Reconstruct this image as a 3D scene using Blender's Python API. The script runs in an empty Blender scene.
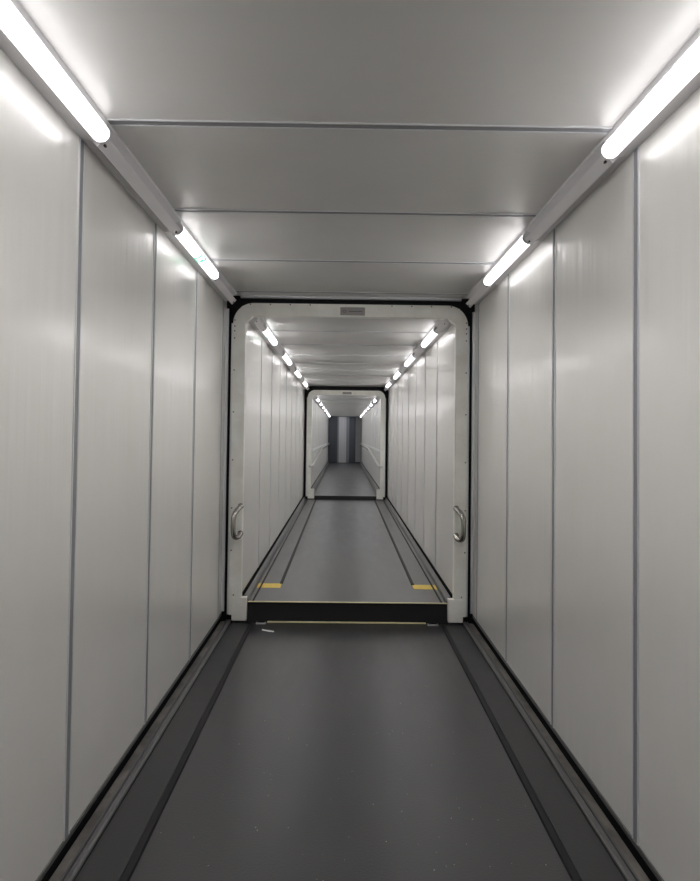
import bpy, math, random
random.seed(7)
C = bpy.context.scene.collection
PI = math.pi
R = math.radians

# ------------------------------------------------------------------ materials
def newmat(name):
    m = bpy.data.materials.new(name); m.use_nodes = True
    nt = m.node_tree; nt.nodes.clear()
    out = nt.nodes.new('ShaderNodeOutputMaterial')
    return m, nt, out

def pbr(name, col, rough=0.5, metal=0.0, spec=0.5, mottle=0.0, mscale=3.0, col2=None,
        stretch=(1, 1, 1), bump=0.0, bscale=(1, 1, 1), rvar=0.0, coat=0.0):
    m, nt, out = newmat(name)
    N, L = nt.nodes, nt.links
    p = N.new('ShaderNodeBsdfPrincipled')
    L.new(p.outputs[0], out.inputs[0])
    p.inputs['Base Color'].default_value = (*col, 1)
    p.inputs['Roughness'].default_value = rough
    p.inputs['Metallic'].default_value = metal
    p.inputs['Specular IOR Level'].default_value = spec
    p.inputs['Coat Weight'].default_value = coat
    p.inputs['Coat Roughness'].default_value = 0.16
    if mottle or bump or rvar:
        tc = N.new('ShaderNodeTexCoord')
    if mottle or rvar:
        mp = N.new('ShaderNodeMapping'); mp.inputs['Scale'].default_value = stretch
        L.new(tc.outputs['Object'], mp.inputs[0])
        n = N.new('ShaderNodeTexNoise'); n.inputs['Scale'].default_value = mscale
        n.inputs['Detail'].default_value = 6; n.inputs['Roughness'].default_value = 0.62
        L.new(mp.outputs[0], n.inputs['Vector'])
        if mottle:
            rp = N.new('ShaderNodeValToRGB')
            rp.color_ramp.elements[0].position = 0.38; rp.color_ramp.elements[1].position = 0.72
            c2 = col2 or tuple(c * (1 - mottle) for c in col)
            rp.color_ramp.elements[0].color = (*col, 1); rp.color_ramp.elements[1].color = (*c2, 1)
            L.new(n.outputs['Fac'], rp.inputs[0]); L.new(rp.outputs[0], p.inputs['Base Color'])
        if rvar:
            mr = N.new('ShaderNodeMapRange')
            mr.inputs['From Min'].default_value = 0.3; mr.inputs['From Max'].default_value = 0.7
            mr.inputs['To Min'].default_value = rough - rvar; mr.inputs['To Max'].default_value = rough + rvar
            L.new(n.outputs['Fac'], mr.inputs['Value']); L.new(mr.outputs[0], p.inputs['Roughness'])
    if bump:
        mp2 = N.new('ShaderNodeMapping'); mp2.inputs['Scale'].default_value = bscale
        L.new(tc.outputs['Object'], mp2.inputs[0])
        n2 = N.new('ShaderNodeTexNoise'); n2.inputs['Scale'].default_value = 1.0
        n2.inputs['Detail'].default_value = 3
        L.new(mp2.outputs[0], n2.inputs['Vector'])
        b = N.new('ShaderNodeBump'); b.inputs['Distance'].default_value = bump
        b.inputs['Strength'].default_value = 1.0
        L.new(n2.outputs['Fac'], b.inputs['Height']); L.new(b.outputs[0], p.inputs['Normal'])
    return m

def emit(name, col, s):
    m, nt, out = newmat(name)
    e = nt.nodes.new('ShaderNodeEmission')
    e.inputs[0].default_value = (*col, 1); e.inputs[1].default_value = s
    nt.links.new(e.outputs[0], out.inputs[0])
    return m

def led_lens(name, col, base, beam, power):
    """diffuser glow plus the forward beam of the LED row behind it"""
    m, nt, out = newmat(name); N, L = nt.nodes, nt.links
    g = N.new('ShaderNodeNewGeometry')
    d = N.new('ShaderNodeVectorMath'); d.operation = 'DOT_PRODUCT'
    L.new(g.outputs['Normal'], d.inputs[0]); L.new(g.outputs['Incoming'], d.inputs[1])
    a = N.new('ShaderNodeMath'); a.operation = 'ABSOLUTE'; L.new(d.outputs['Value'], a.inputs[0])
    p = N.new('ShaderNodeMath'); p.operation = 'POWER'; p.inputs[1].default_value = power; L.new(a.outputs[0], p.inputs[0])
    k = N.new('ShaderNodeMath'); k.operation = 'MULTIPLY_ADD'; k.inputs[1].default_value = beam; k.inputs[2].default_value = base
    L.new(p.outputs[0], k.inputs[0])
    e = N.new('ShaderNodeEmission'); e.inputs[0].default_value = (*col, 1)
    L.new(k.outputs[0], e.inputs[1]); L.new(e.outputs[0], out.inputs[0])
    return m

M = {}
M['wall'] = pbr('painted_steel_wall', (.88, .87, .84), .35, .34, .5, .5, 1.1, (.845, .83, .79),
                bump=.006, bscale=(3, 9, .45), rvar=.05, coat=.45)
M['ceil'] = pbr('painted_steel_ceiling', (.74, .735, .715), .36, .34, .5, .5, 1.3, (.70, .69, .67),
                bump=.0022, bscale=(2.2, 5, 3), rvar=.04)
M['floor'] = pbr('charcoal_rubber', (.026, .026, .028), .345, 0, .62, .5, 3.2, (.038, .038, .040),
                 stretch=(2.2, .45, 1), bump=.0008, bscale=(90, 90, 90), rvar=.05)
M['floor_in'] = pbr('worn_grey_rubber', (.056, .056, .058), .345, 0, .85, .5, 3.2, (.078, .078, .080),
                    stretch=(2.2, .45, 1), bump=.0008, bscale=(90, 90, 90), rvar=.04)
M['strip'] = pbr('side_rubber', (.022, .022, .024), .45, 0, .4, .5, 4, (.034, .034, .036), rvar=.05,
                 bump=.0006, bscale=(80, 80, 80))
M['black'] = pbr('black_rubber', (.008, .008, .010), .6, 0, .3)
M['void'] = pbr('dark_gap', (.004, .004, .005), .9, 0, .1)
M['carpet'] = pbr('black_riser_carpet', (.022, .022, .023), .85, 0, .2, bump=.002, bscale=(160, 160, 160))
M['frame'] = pbr('cream_frame_paint', (.90, .905, .85), .42, .0, .5, .3, 5, (.78, .765, .71))
M['alu'] = pbr('aluminium_profile', (.76, .77, .79), .35, .45, .5)
M['groove'] = pbr('joint_groove', (.30, .305, .315), .45, .45)
M['house'] = pbr('light_channel_paint', (.74, .73, .74), .38, .15, .5)
M['steel'] = pbr('brushed_stainless', (.40, .385, .36), .24, 1.0)
M['rail'] = pbr('polished_rail', (.66, .65, .63), .29, 1.0)
M['dusty'] = pbr('dusty_track', (.11, .104, .095), .6, .1, .4, .5, 9, (.27, .25, .225), stretch=(1, .5, 1))
M['curb'] = pbr('grey_curb', (.17, .17, .17), .38, .5, .5, .4, 6, (.12, .12, .12))
M['edge'] = pbr('grey_edge_angle', (.13, .13, .13), .45, .5, .5)
M['tan'] = pbr('pale_yellow_nosing', (.88, .80, .50), .5, 0, .4)
M['yellow'] = pbr('yellow_tape', (.85, .62, .07), .45, 0, .4, .5, 30, (.62, .44, .05))
M['plate'] = pbr('grey_label_plate', (.33, .32, .31), .4, .3)
M['mark'] = pbr('dark_print', (.10, .095, .09), .5)
M['screw'] = pbr('dark_screw', (.06, .06, .06), .4, .6)
M['litter'] = pbr('white_scrap', (.92, .92, .9), .6)
M['grit'] = pbr('pale_grit', (.42, .40, .36), .7)
M['blue'] = pbr('blue_grey_shutter', (.115, .126, .155), .28, .85, .5, .5, 1.0, (.14, .15, .175),
                stretch=(7, 1, .12), bump=.004, bscale=(9, 1, .2))
M['blue_streak_rim'] = pbr('shutter_reflection_rim', (.27, .285, .33), .28, .85, .5, .5, 1.0, (.36, .375, .42),
                stretch=(7, 1, .12), bump=.004, bscale=(9, 1, .2))  # softer border of the reflection streak painted on the door
M['blue_streak'] = pbr('shutter_reflection_streak', (.62, .63, .68), .28, .85, .5, .5, 1.0, (.74, .75, .79),
                stretch=(7, 1, .12), bump=.004, bscale=(9, 1, .2))  # door metal lightened to stand in for a reflected streak
M['bluep'] = pbr('pale_grey_door_post', (.46, .47, .49), .4, .3)
M['lens'] = led_lens('lit_lens', (1.0, .975, .985), 11.0, 78.0, 3.5)
M['lens_far'] = led_lens('dimmer_lit_lens', (.97, .975, 1.0), 11.0, 60.0, 3.5)
M['lens_mid'] = emit('lit_lens_shoulder', (1.0, .975, .985), 2.0)
M['lens_edge'] = emit('lit_lens_edge', (1.0, .975, .985), 1.3)
M['film'] = emit('backlit_white_film', (1, .99, .99), 1.1)
M['green'] = emit('backlit_green', (.02, .60, .27), 1.1)

# ------------------------------------------------------------------ mesh builder
class MB:
    def __init__(s): s.v = []; s.f = []; s.mi = []; s.mats = []
    def _m(s, m):
        if m not in s.mats: s.mats.append(m)
        return s.mats.index(m)
    def face(s, pts, m):
        i = len(s.v); s.v += [tuple(p) for p in pts]
        s.f.append(tuple(range(i, i + len(pts)))); s.mi.append(s._m(m))
    def box(s, x0, x1, y0, y1, z0, z1, m, dz=0.0, yref=0.0):
        a, b = dz * (y0 - yref), dz * (y1 - yref)
        s.prism([(x0, z0), (x1, z0), (x1, z1), (x0, z1)], y0, y1, m, a, b)
    def prism(s, prof, y0, y1, m, a=0.0, b=0.0, caps=True):
        i = len(s.v); n = len(prof); k = s._m(m)
        s.v += [(x, y0, z + a) for x, z in prof] + [(x, y1, z + b) for x, z in prof]
        for j in range(n):
            q = (j + 1) % n
            s.f.append((i + j, i + q, i + n + q, i + n + j)); s.mi.append(k)
        if caps:
            s.f.append(tuple(i + j for j in range(n))); s.mi.append(k)
            s.f.append(tuple(i + n + j for j in reversed(range(n)))); s.mi.append(k)
    def tube(s, pts, r, m, n=14):
        from mathutils import Vector
        P = [Vector(p) for p in pts]; k = s._m(m); base = len(s.v)
        up = None
        for i, p in enumerate(P):
            t = (P[min(i + 1, len(P) - 1)] - P[max(i - 1, 0)]).normalized()
            if up is None:
                up = t.orthogonal().normalized()
            up = (up - t * up.dot(t)).normalized()
            w = t.cross(up)
            for j in range(n):
                a = 2 * PI * j / n
                s.v.append(tuple(p + (up * math.cos(a) + w * math.sin(a)) * r))
        for i in range(len(P) - 1):
            for j in range(n):
                q = (j + 1) % n
                s.f.append((base + i * n + j, base + i * n + q, base + (i + 1) * n + q, base + (i + 1) * n + j)); s.mi.append(k)
        s.f.append(tuple(base + j for j in range(n))); s.mi.append(k)
        e = base + (len(P) - 1) * n
        s.f.append(tuple(e + j for j in reversed(range(n)))); s.mi.append(k)
    def cyl(s, c, axis, r, h, m, n=12):
        d = {'y': (0, h, 0), 'x': (h, 0, 0), 'z': (0, 0, h)}[axis]
        s.tube([c, (c[0] + d[0], c[1] + d[1], c[2] + d[2])], r, m, n)
    def build(s, name, parent=None, smooth=False, bevel=0.0, weld=False, loc=None):
        import bmesh
        me = bpy.data.meshes.new(name)
        o = bpy.data.objects.new(name, me)
        ox, oy, oz = loc or (0, 0, 0)
        me.from_pydata([(x - ox, y - oy, z - oz) for x, y, z in s.v], [], s.f)
        for m in s.mats: me.materials.append(m)
        me.polygons.foreach_set('material_index', s.mi)
        bm = bmesh.new(); bm.from_mesh(me)
        if weld: bmesh.ops.remove_doubles(bm, verts=bm.verts, dist=1e-5)
        bmesh.ops.recalc_face_normals(bm, faces=bm.faces)
        bm.to_mesh(me); bm.free()
        if smooth:
            me.polygons.foreach_set('use_smooth', [True] * len(me.polygons))
            me.set_sharp_from_angle(angle=R(40))
        C.objects.link(o)
        if loc: o.location = loc
        if parent:
            o.parent = parent
            o.matrix_parent_inverse = parent.matrix_basis.inverted()
        if bevel:
            b = o.modifiers.new('bevel', 'BEVEL'); b.width = bevel; b.segments = 2; b.limit_method = 'ANGLE'
        return o

def tag(o, label=None, cat=None, group=None, kind=None):
    if label: o['label'] = label
    if cat: o['category'] = cat
    if group: o['group'] = group
    if kind: o['kind'] = kind
    return o

def empty(name, loc, label, cat, group=None):
    o = bpy.data.objects.new(name, None); C.objects.link(o)
    o.location = loc; o.empty_display_size = .1
    return tag(o, label, cat, group)

# ------------------------------------------------------------------ geometry constants
A0, A1 = -4.6, 5.90
FY1, FY2, CE = 5.85, 14.70, 30.7
SB = .0067; SC = .0048                       # floor slopes of the inner tunnels
def bz(y): return SB * (y - 5.85)
def cz(y): return SC * (y - 14.7)
SEC = {                                      # half width, y0, y1, wall bottom, ceiling, first joint
    'near':   dict(h=1.05, y0=A0, y1=A1, zb=.076, zc=2.735, j0=-3.56, n=10, sl=0.0, yr=0),
    'middle': dict(h=.885, y0=FY1 + .005, y1=14.86, zb=.236, zc=2.612, j0=7.02, n=8, sl=SB, yr=5.85),
    'far':    dict(h=.725, y0=FY2 + .005, y1=CE, zb=.470, zc=2.42, j0=15.5, n=15, sl=-.001, yr=14.7),
}
SIDES = (('left', -1), ('right', 1))
T = .03

def joint(prof_fn, y, w=.026):
    """three-line cover strip: two bright lips with a dark groove between"""
    m = MB()
    prof_fn(m, y - w, y - w * .72, .004, M['alu'])
    prof_fn(m, y + w * .72, y + w, .004, M['alu'])
    prof_fn(m, y - w * .72, y + w * .72, .0015, M['groove'])
    return m

for key, S in SEC.items():
    h, y0, y1, zb, zc = S['h'], S['y0'], S['y1'], S['zb'], S['zc']
    js = [S['j0'] + 1.03 * k for k in range(S['n'])]
    js = [j for j in js if j < y1 - .08]
    for side, sg in SIDES:
        m = MB()
        a, b = S['sl'] * (y0 - S['yr']), S['sl'] * (y1 - S['yr'])
        x0, x1 = sg * h, sg * (h + T)
        for (xx, e) in ((x0, 1), (x1, -1)):
            m.face([(xx, y0, zb + a), (xx, y1, zb + b), (xx, y1, zc), (xx, y0, zc)], M['wall'])
        m.face([(x0, y0, zb + a), (x1, y0, zb + a), (x1, y0, zc), (x0, y0, zc)], M['wall'])
        m.face([(x0, y1, zb + b), (x1, y1, zb + b), (x1, y1, zc), (x0, y1, zc)], M['wall'])
        m.face([(x0, y0, zb + a), (x1, y0, zb + a), (x1, y1, zb + b), (x0, y1, zb + b)], M['wall'])
        m.face([(x0, y0, zc), (x1, y0, zc), (x1, y1, zc), (x0, y1, zc)], M['wall'])
        w = m.build('wall_' + side, weld=True)
        tag(w, f'pale grey painted steel panel wall on the {side} of the {key} tunnel section', 'wall', kind='structure')
        for j in js:
            zz = zb + S['sl'] * (j - S['yr'])
            def fn(mb, ya, yb, t, mat):
                mb.box(min(x0, x0 - sg * t), max(x0, x0 - sg * t), ya, yb, zz, zc - .07, mat)
            joint(fn, j, {'near': .026, 'middle': .018, 'far': .018}[key]).build('joint_strip', w)
    m = MB(); m.box(-h - T, h + T, y0, y1, zc, zc + T, M['ceil'])
    c = m.build('ceiling')
    tag(c, f'grey painted steel ceiling of the {key} tunnel section', 'ceiling', kind='structure')
    for j in js:
        def fn(mb, ya, yb, t, mat):
            mb.box(-h + .10, h - .10, ya, yb, zc - t, zc, mat)
        joint(fn, j, {'near': .026, 'middle': .024, 'far': .030}[key]).build('joint_strip', c)

# back wall behind the camera
m = MB(); m.box(-1.08, 1.08, A0 - .03, A0, -.04, 2.765, M['wall'])
tag(m.build('wall_back'), 'pale steel wall closing the near tunnel behind the viewer', 'wall', kind='structure')

# ------------------------------------------------------------------ floors
m = MB(); m.box(-.96, .96, A0, 5.98, -.04, 0, M['floor'])
tag(m.build('floor'), 'charcoal rubber floor of the near tunnel section', 'floor', kind='structure')
m = MB(); m.box(-.83, .83, 5.90, 14.84, .115, .16, M['floor_in'], SB, 5.85)
tag(m.build('floor'), 'charcoal rubber floor of the middle tunnel section', 'floor', kind='structure')
m = MB(); m.box(-.655, .655, 14.76, CE, .255, .30, M['floor_in'], SC, 14.7)
tag(m.build('floor'), 'charcoal rubber floor of the far tunnel section', 'floor', kind='structure')

tn = [0]
def trim(mb, label):
    tn[0] += 1
    return tag(mb.build('trim_%d' % tn[0]), label, 'trim', kind='structure')

for side, sg in SIDES:
    def X(*p): return [(sg * x, z) for x, z in p]
    # near tunnel: side strip, ridge, dusty channel, dark gap, edge angle
    m = MB()
    m.prism(X((.812, 0), (.965, 0), (.965, .004), (.812, .004)), A0, 5.84, M['strip'])
    trim(m, f'dark rubber side strip on the {side} of the near tunnel floor')
    m = MB()
    m.prism(X((.967, -.02), (.967, .016), (.975, .024), (.990, .024), (.992, .014), (.996, .014), (.998, .022), (1.006, .022), (1.010, -.02)), A0, 5.88, M['edge'])
    m.prism(X((.9655, -.01), (.9655, .0055), (.967, .0055), (.967, -.01)), A0, 5.88, M['void'])
    m.prism(X((1.010, -.02), (1.010, .010), (1.052, .006), (1.052, -.02)), A0, 5.88, M['dusty'])
    m.prism(X((1.052, -.02), (1.052, -.004), (1.060, -.004), (1.060, .055), (1.075, .055), (1.075, -.02)), A0, 5.88, M['void'])
    m.prism(X((1.046, .055), (1.080, .055), (1.080, .0755), (1.0495, .0755), (1.046, .072)), A0, 5.88, M['edge'])
    trim(m, f'dusty metal track along the foot of the {side} wall in the near tunnel')
    # middle tunnel curb
    m = MB()
    m.prism(X((.83, .10), (.83, .163), (.840, .190), (.860, .214), (.868, .214), (.868, .10)), 5.94, 14.80, M['curb'], bz(5.94), bz(14.80))
    m.prism(X((.868, .10), (.868, .200), (.880, .200), (.880, .235), (.915, .235), (.915, .10)), 5.94, 14.80, M['void'], bz(5.94), bz(14.80))
    trim(m, f'sloping grey metal curb along the {side} wall of the middle tunnel')
    m = MB()
    a, b = cz(14.79), cz(CE)
    m.prism(X((.655, .25), (.655, .31), (.672, .40), (.712, .448), (.718, .448), (.718, .25)), 14.79, CE, M['curb'], a, b * .2 - .02)
    m.prism(X((.718, .25), (.718, .468), (.755, .468), (.755, .25)), 14.79, CE, M['void'], a, b * .2 - .05)
    trim(m, f'grey metal curb along the {side} wall of the far tunnel')
    # end trims of near tunnel
    m = MB()
    m.prism(X((1.028, .09), (1.05, .09), (1.05, 2.62), (1.028, 2.62)), 5.875, 5.90, M['alu'])
    trim(m, f'bright metal edge strip ending the {side} wall of the near tunnel')
m = MB()
m.box(-.93, .93, 5.86, 5.90, 2.713, 2.735, M['alu'])
trim(m, 'bright metal edge strip ending the ceiling of the near tunnel')

for side, sg in SIDES:
    m = MB()
    m.prism([(sg * .776, 0), (sg * .780, .010), (sg * .806, .010), (sg * .812, 0)], A0, 5.80, M['black'])
    tag(m.build('floor_rail'), f'long black raised rail beside the {side} strip of the near floor', 'rail')
    m = MB()
    m.prism([(sg * .604, .16), (sg * .608, .168), (sg * .630, .168), (sg * .634, .16)], 6.62, 14.66, M['black'], bz(6.62), bz(14.66))
    tag(m.build('floor_rail'), f'black raised rail along the middle tunnel floor starting at the {side} yellow tape', 'rail')
    m = MB()
    m.prism([(sg * .789, .16), (sg * .791, .168), (sg * .801, .168), (sg * .803, .16)], 5.95, 14.66, M['black'], bz(5.95), bz(14.66))
    tag(m.build('floor_rail'), f'thin black track next to the {side} curb of the middle tunnel', 'rail')
    # yellow tapes
    for (xa, xb, nm) in ((.612, .788, 'wide bright piece of yellow tape on the middle floor at the %s rail end'),
                         (.8225, .829, 'small worn yellow tape scrap between the %s thin track and curb')):
        m = MB(); zz = .16 + bz(6.53)
        y0, y1 = (6.45, 6.63)
        if xa < .7:
            m.prism([(sg * xa, zz), (sg * xb, zz), (sg * xb, zz + .002), (sg * xa, zz + .002)], y0, y1, M['yellow'], bz(y0) - bz(6.53), bz(y1) - bz(6.53))
        else:
            m.prism([(sg * .804, zz), (sg * .829, zz), (sg * .829, zz + .002), (sg * .804, zz + .002)], y0, y1, M['yellow'], bz(y0) - bz(6.53), bz(y1) - bz(6.53))
        tag(m.build('warning_tape'), nm % side, 'tape')

# ------------------------------------------------------------------ threshold steps
def step(y0, y1, hw, z0, z1, label, noses, plates):
    e = empty('threshold_step', (0, y0, z0), label, 'step')
    m = MB()
    m.prism([(-hw, 0), (hw, 0), (hw, .001), (-hw, .001)], 0, .001, M['carpet'])
    m = MB()
    i = [(-hw, y0, z0), (hw, y0, z0), (hw, y1, z1), (-hw, y1, z1)]
    m.face(i, M['carpet'])
    m.face([(-hw, y1 + .03, z1), (hw, y1 + .03, z1), (hw, y1 + .03, z0), (-hw, y1 + .03, z0)], M['carpet'])
    m.face([i[3], i[2], (hw, y1 + .03, z1), (-hw, y1 + .03, z1)], M['carpet'])
    m.face([i[0], (-hw, y1 + .03, z0), (hw, y1 + .03, z0), i[1]], M['carpet'])
    m.face([i[0], i[3], (-hw, y1 + .03, z1), (-hw, y1 + .03, z0)], M['carpet'])
    m.face([i[1], (hw, y1 + .03, z0), (hw, y1 + .03, z1), i[2]], M['carpet'])
    m.build('riser', e, weld=True)
    for (xa, xb, y, z, t) in noses:
        m = MB(); m.box(xa, xb, y - .012, y + .004, z, z + t, M['tan'])
        tag(m.build('nosing_strip', e, bevel=.002), 'pale yellow edge strip')
    for (xa, xb, y, z) in plates:
        m = MB(); m.box(xa, xb, y - .05, y, z, z + .006, M['alu'])
        m.box(xa + .01, xb - .01, y - .02, y - .005, z, z + .018, M['black'])
        tag(m.build('hinge_plate', e, bevel=.001), 'bare metal hinge plate')
step(5.872, 5.90, .835, .0005, .166, 'black step riser with pale yellow edges in the large near portal',
     [(-.832, .832, 5.893, .1665, .008), (-.665, .655, 5.870, .004, .011)],
     [(-.755, -.675, 5.87, .001), (.665, .755, 5.87, .001)])
step(14.72, 14.755, .645, .2205, .30, 'plain black step riser in the small far portal', [], [])

# ------------------------------------------------------------------ portal frames
def portal(yf, k, hw, ztop, zbar, zfoot, zblk, hin, lab, screws, plate, footx):
    """k scales details"""
    e = empty('portal_frame', (0, yf, zfoot), lab, 'door frame', 'cream portal frames between tunnel sections')
    r = .17 * k; th = .075
    zl = zfoot + .045
    out = [(-hw, zl)]
    for i in range(11):
        a = PI - PI / 2 * i / 10
        out.append((-hw + r + r * math.cos(a), ztop - r + r * math.sin(a)))
    out += [(-x, z) for x, z in reversed(out)]
    c = .060
    inn = [(-hin, zl)] + [(-hin, zbar - c)] * 1
    n = 10
    for i in range(n):
        f = (i + 1) / n
        inn.append((-hin + c * f, zbar - c * (1 - f)))
    inn = inn[:1] + inn[1:1 + 11]
    inn += [(-x, z) for x, z in reversed(inn)]
    m = MB(); N = len(out)
    assert len(inn) == N, (len(inn), N)
    for i in range(N - 1):
        for y, in ((yf,), (yf + th,)):
            m.face([(out[i][0], y, out[i][1]), (out[i + 1][0], y, out[i + 1][1]), (inn[i + 1][0], y, inn[i + 1][1]), (inn[i][0], y, inn[i][1])], M['frame'])
        for P in (out, inn):
            m.face([(P[i][0], yf, P[i][1]), (P[i + 1][0], yf, P[i + 1][1]), (P[i + 1][0], yf + th, P[i + 1][1]), (P[i][0], yf + th, P[i][1])], M['frame'])
    for i in (0, N - 1):
        m.face([(out[i][0], yf, out[i][1]), (inn[i][0], yf, inn[i][1]), (inn[i][0], yf + th, inn[i][1]), (out[i][0], yf + th, out[i][1])], M['frame'])
    m.build('frame_body', e, weld=True, bevel=.004)
    for sg in (-1, 1):
        xa, xb = footx
        m = MB(); m.box(min(sg * xa, sg * xb), max(sg * xa, sg * xb), yf - .006, yf + .06, zfoot, zblk, M['frame'])
        m.build('foot_block', e, bevel=.003)
        # grey lip on the outer edge of the post
        m = MB(); m.box(min(sg * hw, sg * (hw + .016)), max(sg * hw, sg * (hw + .016)), yf + .02, yf + .07, zl, ztop - r, M['alu'])
        tag(m.build('edge_lip', e), 'bare metal lip')
    for (x, z) in screws:
        m = MB(); m.cyl((x, yf - .004, z), 'y', .0055 * k, .006, M['screw'], 10)
        tag(m.build('screw', e), 'dark screw head')
    x0, x1, z0, z1 = plate
    m = MB(); m.box(x0, x1, yf - .004, yf + .001, z0, z1, M['plate'])
    pl = m.build('label_plate', e, bevel=.001); tag(pl, 'small grey metal plate with worn print')
    if k == 1:
        m = MB(); zc = (z0 + z1) / 2; w = x1 - x0
        ring = []
        for i in range(16):
            a0, a1 = 2 * PI * i / 16, 2 * PI * (i + 1) / 16
            cx = x0 + w * .17
            m.face([(cx + .016 * math.cos(a0), yf - .0046, zc + .012 * math.sin(a0)), (cx + .016 * math.cos(a1), yf - .0046, zc + .012 * math.sin(a1)),
                    (cx + .011 * math.cos(a1), yf - .0046, zc + .008 * math.sin(a1)), (cx + .011 * math.cos(a0), yf - .0046, zc + .008 * math.sin(a0))], M['mark'])
        m.box(x0 + w * .34, x0 + w * .88, yf - .0047, yf - .0042, zc - .003, zc + .003, M['mark'])
        m.build('plate_print', pl)
    return e

scr = []
for x in (-.86, -.69, -.52, -.35, .35, .52, .69, .86): scr.append((x * .98, 2.655))
for z in (2.52, 2.47, 2.43, 2.37, 2.10, 1.75, 1.35, .95, .60):
    scr += [(-.972, z), (.972, z)]
for sg in (-1, 1):
    scr += [(sg * .947, .232), (sg * .852, .06), (sg * .852, .195)]
f1 = portal(FY1, 1, .972 + .014, 2.667, 2.558, .022, .212, .883,
            'larger cream portal frame with two curved steel grab handles, nearest the viewer', scr,
            (-.090, .117, 2.572, 2.640), (.838, .960))
f2 = portal(FY2, .9, .815, 2.52, 2.424, .243, .445, .723,
            'smaller cream portal frame far down the tunnel, without grab handles',
            [], (-.085, .105, 2.437, 2.486), (.655, .79))

for side, sg in SIDES:
    base = [(-.893, 5.848, .967), (-.905, 5.80, .955), (-.925, 5.75, .925), (-.936, 5.725, .885), (-.938, 5.72, .82),
            (-.936, 5.725, .755), (-.928, 5.75, .722), (-.908, 5.80, .718), (-.893, 5.848, .741)]
    # smooth by Catmull-Rom
    pts = []
    P = [tuple(-sg * p[0] if i == 0 else p[i] for i in range(3)) for p in base]
    Q = [P[0]] + P + [P[-1]]
    for i in range(1, len(Q) - 2):
        for t in (0, .25, .5, .75):
            pts.append(tuple(.5 * ((2 * Q[i][c]) + (-Q[i - 1][c] + Q[i + 1][c]) * t + (2 * Q[i - 1][c] - 5 * Q[i][c] + 4 * Q[i + 1][c] - Q[i + 2][c]) * t * t
                                   + (-Q[i - 1][c] + 3 * Q[i][c] - 3 * Q[i + 1][c] + Q[i + 2][c]) * t ** 3) for c in range(3)))
    pts.append(P[-1])
    m = MB(); m.tube(pts, .021, M['steel'], 18)
    hd = m.build('grab_handle', f1, smooth=True); tag(hd, 'curved brushed steel grab handle')
    for z in (.967, .741):
        m = MB(); m.cyl((sg * .897, 5.843, z), 'y', .024, .010, M['steel'], 20)
        m.build('mounting_flange', hd, smooth=True)

# black rubber seals around the portals
def seal(y, hw, zt, zb, hin, zin, lab):
    m = MB()
    m.box(-hw, -hin, y, y + .03, zb, zt, M['black']); m.box(hin, hw, y, y + .03, zb, zt, M['black'])
    m.box(-hin, hin, y, y + .03, zin, zt, M['black'])
    tag(m.build('rubber_seal'), lab, 'seal')
seal(5.93, 1.085, 2.77, -.02, .918, 2.645, 'black rubber seal filling the gap around the larger near portal')
seal(14.87, .93, 2.66, .16, .758, 2.452, 'black rubber seal filling the gap around the smaller far portal')

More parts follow.
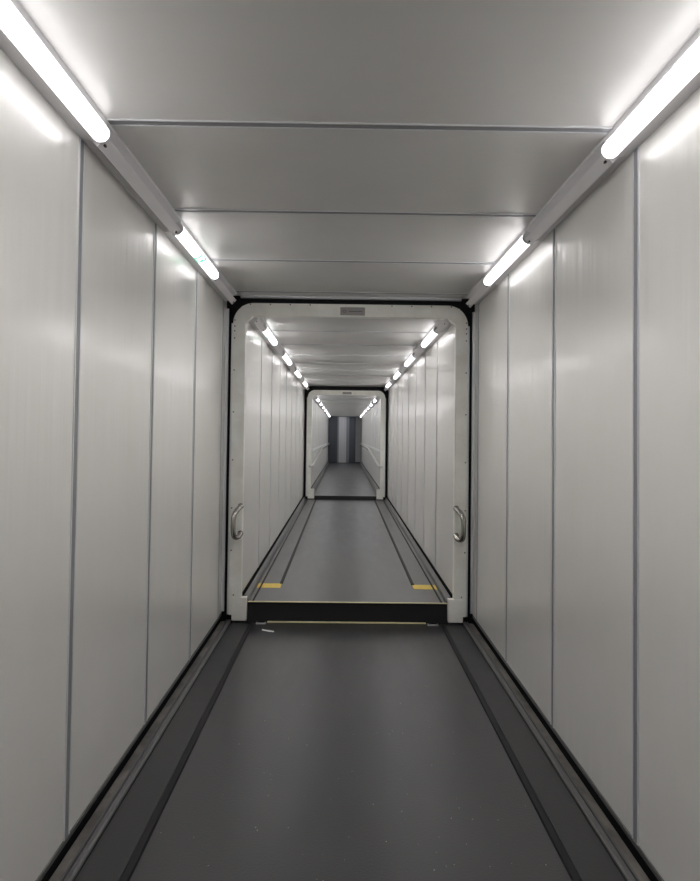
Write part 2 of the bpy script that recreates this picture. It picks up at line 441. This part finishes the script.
# ------------------------------------------------------------------ corner lights
def cpt(h, zc, sg, u, v): return (sg * (h - u), zc - v)
W_, CC = (0.0005, .072), (.100, .0005)
def light(h, zc, sg, y0, y1, label, group, seg=16, sticker=False):
    e = empty('tube_light', (sg * (h - .06), y0, zc - .06), label, 'light', group)
    tray = [(.0005, .0005), W_, (.012, .073), (.050, .0745), (.094, .036), (.098, .012), CC]
    m = MB(); m.prism([cpt(h, zc, sg, *p) for p in tray], y0, y1, M['house'])
    m.build('housing', e)
    c = (.077, .053); rr = .034
    prof = []
    for i in range(seg + 1):
        a = PI / 4 - R(100) + R(200) * i / seg
        prof.append((c[0] + rr * math.cos(a), c[1] + rr * math.sin(a)))
    m = MB(); q = [cpt(h, zc, sg, *p) for p in prof]
    for i in range(seg):
        d = abs((i + .5) / seg - .5) * 200
        mt = (M['lens'] if h > .8 else M['lens_far']) if d < 30 else M['lens_mid'] if d < 62 else M['lens_edge']
        m.face([(q[i][0], y0 + .012, q[i][1]), (q[i + 1][0], y0 + .012, q[i + 1][1]), (q[i + 1][0], y1 - .012, q[i + 1][1]), (q[i][0], y1 - .012, q[i][1])], mt)
    ln = m.build('lens', e, smooth=True, weld=True); tag(ln, 'glowing white lens')
    for ya, yb in ((y0, y0 + .012), (y1 - .012, y1)):
        m = MB(); m.prism([cpt(h, zc, sg, *p) for p in prof], ya, yb, M['house'])
        m.build('end_cap', e, smooth=True)
    if sticker:
        ys = y0 + (y1 - y0) * sticker
        lift = [0.0]
        def sp(t, s):       # t around the lens in degrees, s along the tunnel
            a = PI / 4 + R(t); q = rr + .0008 + lift[0]
            x, z = cpt(h, zc, sg, c[0] + q * math.cos(a), c[1] + q * math.sin(a))
            return (x, ys + s, z)
        m = MB()
        def bar(t0, s0, t1, s1, w):   # stroke between two points on the lens surface
            K = 6
            dt, ds = (t1 - t0) * rr * PI / 180, s1 - s0
            L = math.hypot(dt, ds) or 1; nt_, ns = -ds / L * w / 2 / (rr * PI / 180), dt / L * w / 2
            for k in range(K):
                f0, f1_ = k / K, (k + 1) / K
                a = (t0 + (t1 - t0) * f0, s0 + (s1 - s0) * f0); b = (t0 + (t1 - t0) * f1_, s0 + (s1 - s0) * f1_)
                m.face([sp(a[0] + nt_, a[1] + ns), sp(b[0] + nt_, b[1] + ns), sp(b[0] - nt_, b[1] - ns), sp(a[0] - nt_, a[1] - ns)], M['green'])
        K = 8
        for k in range(K):      # white film backing
            t0, t1 = -80 + 160 * k / K, -80 + 160 * (k + 1) / K
            m.face([sp(t0, -.06), sp(t1, -.06), sp(t1, .22), sp(t0, .22)], M['film'])
        lift[0] = .0008
        # doorway lines and a running figure, as on an escape sign
        bar(-66, 0, 66, 0, .022); bar(66, 0, 66, .15, .018); bar(-20, .165, 66, .165, .016)
        bar(-42, .05, -5, .09, .032); bar(-5, .09, 32, .078, .034)
        bar(-66, .08, -40, .055, .022); bar(-64, .135, -5, .105, .022); bar(40, .052, 54, .058, .034)
        tag(m.build('escape_sticker', e), 'small green escape sign sticker')
    return e

COVER = [(.0005, .0005), W_, (.012, .073), (.030, .064), (.058, .094), (.062, .099), (.099, .062), (.094, .058), (.064, .030), (.098, .012), CC]
def cover(h, zc, sg, y0, y1, label, group):
    m = MB(); m.prism([cpt(h, zc, sg, *p) for p in COVER], y0, y1, M['house'])
    e = m.build('light_channel_cover')
    tag(e, label, 'cover', group)
    for y in (y0 + .03, y1 - .03):
        q = MB()
        x, z = cpt(h, zc, sg, .081, .081)
        q.box(min(x - .004, x + .004), x + .004, y - .008, y + .008, z - .006, z + .002, M['screw'])
        q.build('cover_clip', e)
    return e

ORD = ['first', 'second', 'third', 'fourth', 'fifth', 'sixth', 'seventh', 'eighth', 'ninth', 'tenth']
def run(key, spans, ystart, yend, hidden=0):
    S = SEC[key]
    for side, sg in SIDES:
        off = .08 if (side == 'right' and key == 'near') else 0.0
        n = 0
        prev = ystart
        for i, (a, b) in enumerate(spans):
            a += off; b += off
            st = None
            if side == 'left' and key == 'near' and i == len(spans) - 1: st = .46
            if side == 'left' and key == 'middle' and i == 0: st = .40
            idx = i - hidden
            if idx < 0:
                lab = f'lit tube light, {side} side of near tunnel, {"farther" if idx == -2 else "just"} behind the viewer'
            else:
                lab = f'lit tube light, {ORD[idx]} one along the {side} wall of the {key} tunnel'
                if st: lab += ', green sticker'
            light(S['h'], S['zc'], sg, a, b, lab, 'tube lights at the tunnel corners', 16 if key != 'far' else 10, st)
            if a - prev > .02:
                where = f'before {ORD[idx]} lit tube' if idx >= 0 else f'before {"rearmost" if idx == -2 else "next rearmost"} tube'
                cover(S['h'], S['zc'], sg, prev + .001, a - .001, f'grey channel cover, {side} wall of {key} tunnel, {where}', 'grey covers between the tube lights')
            prev = b
        if yend - prev > .02:
            cover(S['h'], S['zc'], sg, prev + .001, yend, f'grey channel cover at far end of the {key} tunnel, {side} wall', 'grey covers between the tube lights')

run('near', [(-3.05, -1.95), (-.78, .32), (1.51, 2.61), (3.80, 4.90)], A0 + .01, 5.78, hidden=2)
run('middle', [(6.50, 7.52), (8.55, 9.62), (10.68, 11.72), (12.78, 13.85)], 5.93, 14.80)
run('far', [(15.0 + 2.1 * k, 15.95 + 2.1 * k) for k in range(7)], 14.78, 30.6)

# ------------------------------------------------------------------ handrails in the far tunnel
for side, sg in SIDES:
    e = empty('handrail', (sg * .66, 14.6, 1.0), f'long steel handrail on the {side} wall of the far tunnel, end dipping', 'handrail', 'handrails of the far tunnel')
    m = MB()
    path = [(sg * .655, y, 1.225) for y in (30.4, 26, 22, 20.6)] + [(sg * .655, 20.0, 1.215), (sg * .662, 19.4, 1.185), (sg * .675, 17.5, 1.085), (sg * .688, 15.6, .985), (sg * .692, 14.75, .94), (sg * .70, 14.62, .932), (sg * .745, 14.50, .925)]
    m.tube(path, .026, M['rail'], 14)
    m.build('rail', e, smooth=True)
    for y in (21, 23, 25, 27, 29):
        m = MB(); m.tube([(sg * .655, y, 1.205), (sg * .67, y, 1.16), (sg * .724, y, 1.15)], .009, M['steel'], 8)
        m.build('bracket', e, smooth=True)
    m = MB(); m.box(min(sg * .705, sg * .7245), max(sg * .705, sg * .7245), 14.80, 30.6, 1.235, 1.275, M['alu'])
    tag(m.build('wall_bumper'), f'slim metal bumper strip on the {side} wall above the far handrail', 'bumper')

# ------------------------------------------------------------------ end of the far tunnel
m = MB()
m.box(-.76, .76, CE, CE + .03, .25, 2.45, M['blue'])
tag(m.build('wall_end'), 'dark blue grey metal end wall of the far tunnel', 'wall', kind='structure')
d = MB()
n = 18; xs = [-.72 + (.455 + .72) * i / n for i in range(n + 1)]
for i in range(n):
    a, b = xs[i], xs[i + 1]; c = (a + b) / 2; mt = M['blue_streak'] if -.24 < c < .06 else M['blue_streak_rim'] if -.36 < c < .2 else M['blue']  # middle ribs lighter: a reflection streak put into the door colour
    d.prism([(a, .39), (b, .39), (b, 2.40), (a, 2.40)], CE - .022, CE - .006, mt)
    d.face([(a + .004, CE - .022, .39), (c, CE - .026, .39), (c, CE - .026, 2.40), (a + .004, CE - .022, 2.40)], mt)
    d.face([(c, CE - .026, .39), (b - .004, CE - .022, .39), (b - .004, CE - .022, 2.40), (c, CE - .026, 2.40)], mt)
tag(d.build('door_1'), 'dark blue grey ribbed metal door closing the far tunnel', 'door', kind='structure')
m = MB(); m.box(.47, .718, CE - .05, CE - .004, .43, 2.40, M['bluep'])
m.box(.69, .70, CE - .056, CE - .05, 1.8, 1.86, M['black'])
trim(m, 'paler grey post panel right of the far door')

# ------------------------------------------------------------------ small things on the floor
m = MB()
P = [(x + .015, y - .03) for x, y in [(-.695, 5.700), (-.655, 5.672), (-.600, 5.648), (-.596, 5.620), (-.64, 5.632), (-.70, 5.670)]]
m.face([(x, y, .0035) for x, y in P], M['litter'])
m.face([(x, y, .0012) for x, y in reversed(P)], M['litter'])
for i in range(len(P)):
    a, b = P[i], P[(i + 1) % len(P)]
    m.face([(a[0], a[1], .0012), (b[0], b[1], .0012), (b[0], b[1], .0035), (a[0], a[1], .0035)], M['litter'])
tag(m.build('paper_scrap', weld=True), 'thin torn white paper scrap on the floor before the near step', 'litter')
m = MB()
for i in range(210):
    y = 2.0 + 3.2 * random.random() ** 1.7; x = random.uniform(-.78, .78)
    if random.random() < .5: x = random.gauss(0.30, .18) if random.random() < .5 else random.gauss(-.25, .2)
    if abs(x) > .76: continue
    s = random.uniform(.0010, .0026); a = random.uniform(0, PI)
    pts = [(x + s * math.cos(a + t) * random.uniform(.6, 1.3), y + s * math.sin(a + t) * 1.2, s * .5) for t in (0, 1.6, 3.1, 4.7)]
    m.face(pts, M['grit'])
    for k in range(4):
        p, q = pts[k], pts[(k + 1) % 4]
        m.face([p, q, (q[0], q[1], .0), (p[0], p[1], .0)], M['grit'])
tag(m.build('floor_grit'), 'fine pale grit scattered over the near rubber floor', 'grit', kind='stuff')

# ------------------------------------------------------------------ camera, world, view
cam = bpy.data.cameras.new('camera'); co = bpy.data.objects.new('camera', cam); C.objects.link(co)
cam.sensor_fit = 'VERTICAL'; cam.sensor_height = 36.0; cam.sensor_width = 36.0 * 700 / 881
cam.lens = 700 / 881 * 36.0
cam.shift_y = -24.0 / 881
cam.clip_start = .05
from mathutils import Matrix
pitch, roll, yaw = R(1.6), R(.70), R(-.49)
rot = Matrix.Rotation(yaw, 4, 'Z') @ Matrix.Rotation(R(90) + pitch, 4, 'X') @ Matrix.Rotation(roll, 4, 'Z')
co.matrix_world = Matrix.Translation((-.048, 0, 1.56)) @ rot
bpy.context.scene.camera = co
w = bpy.data.worlds.new('world'); bpy.context.scene.world = w; w.use_nodes = True
w.node_tree.nodes['Background'].inputs[0].default_value = (.01, .01, .012, 1)
sc = bpy.context.scene
sc.view_settings.view_transform = 'Standard'; sc.view_settings.look = 'None'
sc.view_settings.gamma = 1; sc.view_settings.use_curve_mapping = False
sc.view_settings.exposure = 0.85
sc.cycles.use_denoising = True
sc.cycles.max_bounces = 12; sc.cycles.diffuse_bounces = 8; sc.cycles.glossy_bounces = 8
sc.cycles.sample_clamp_indirect = 8
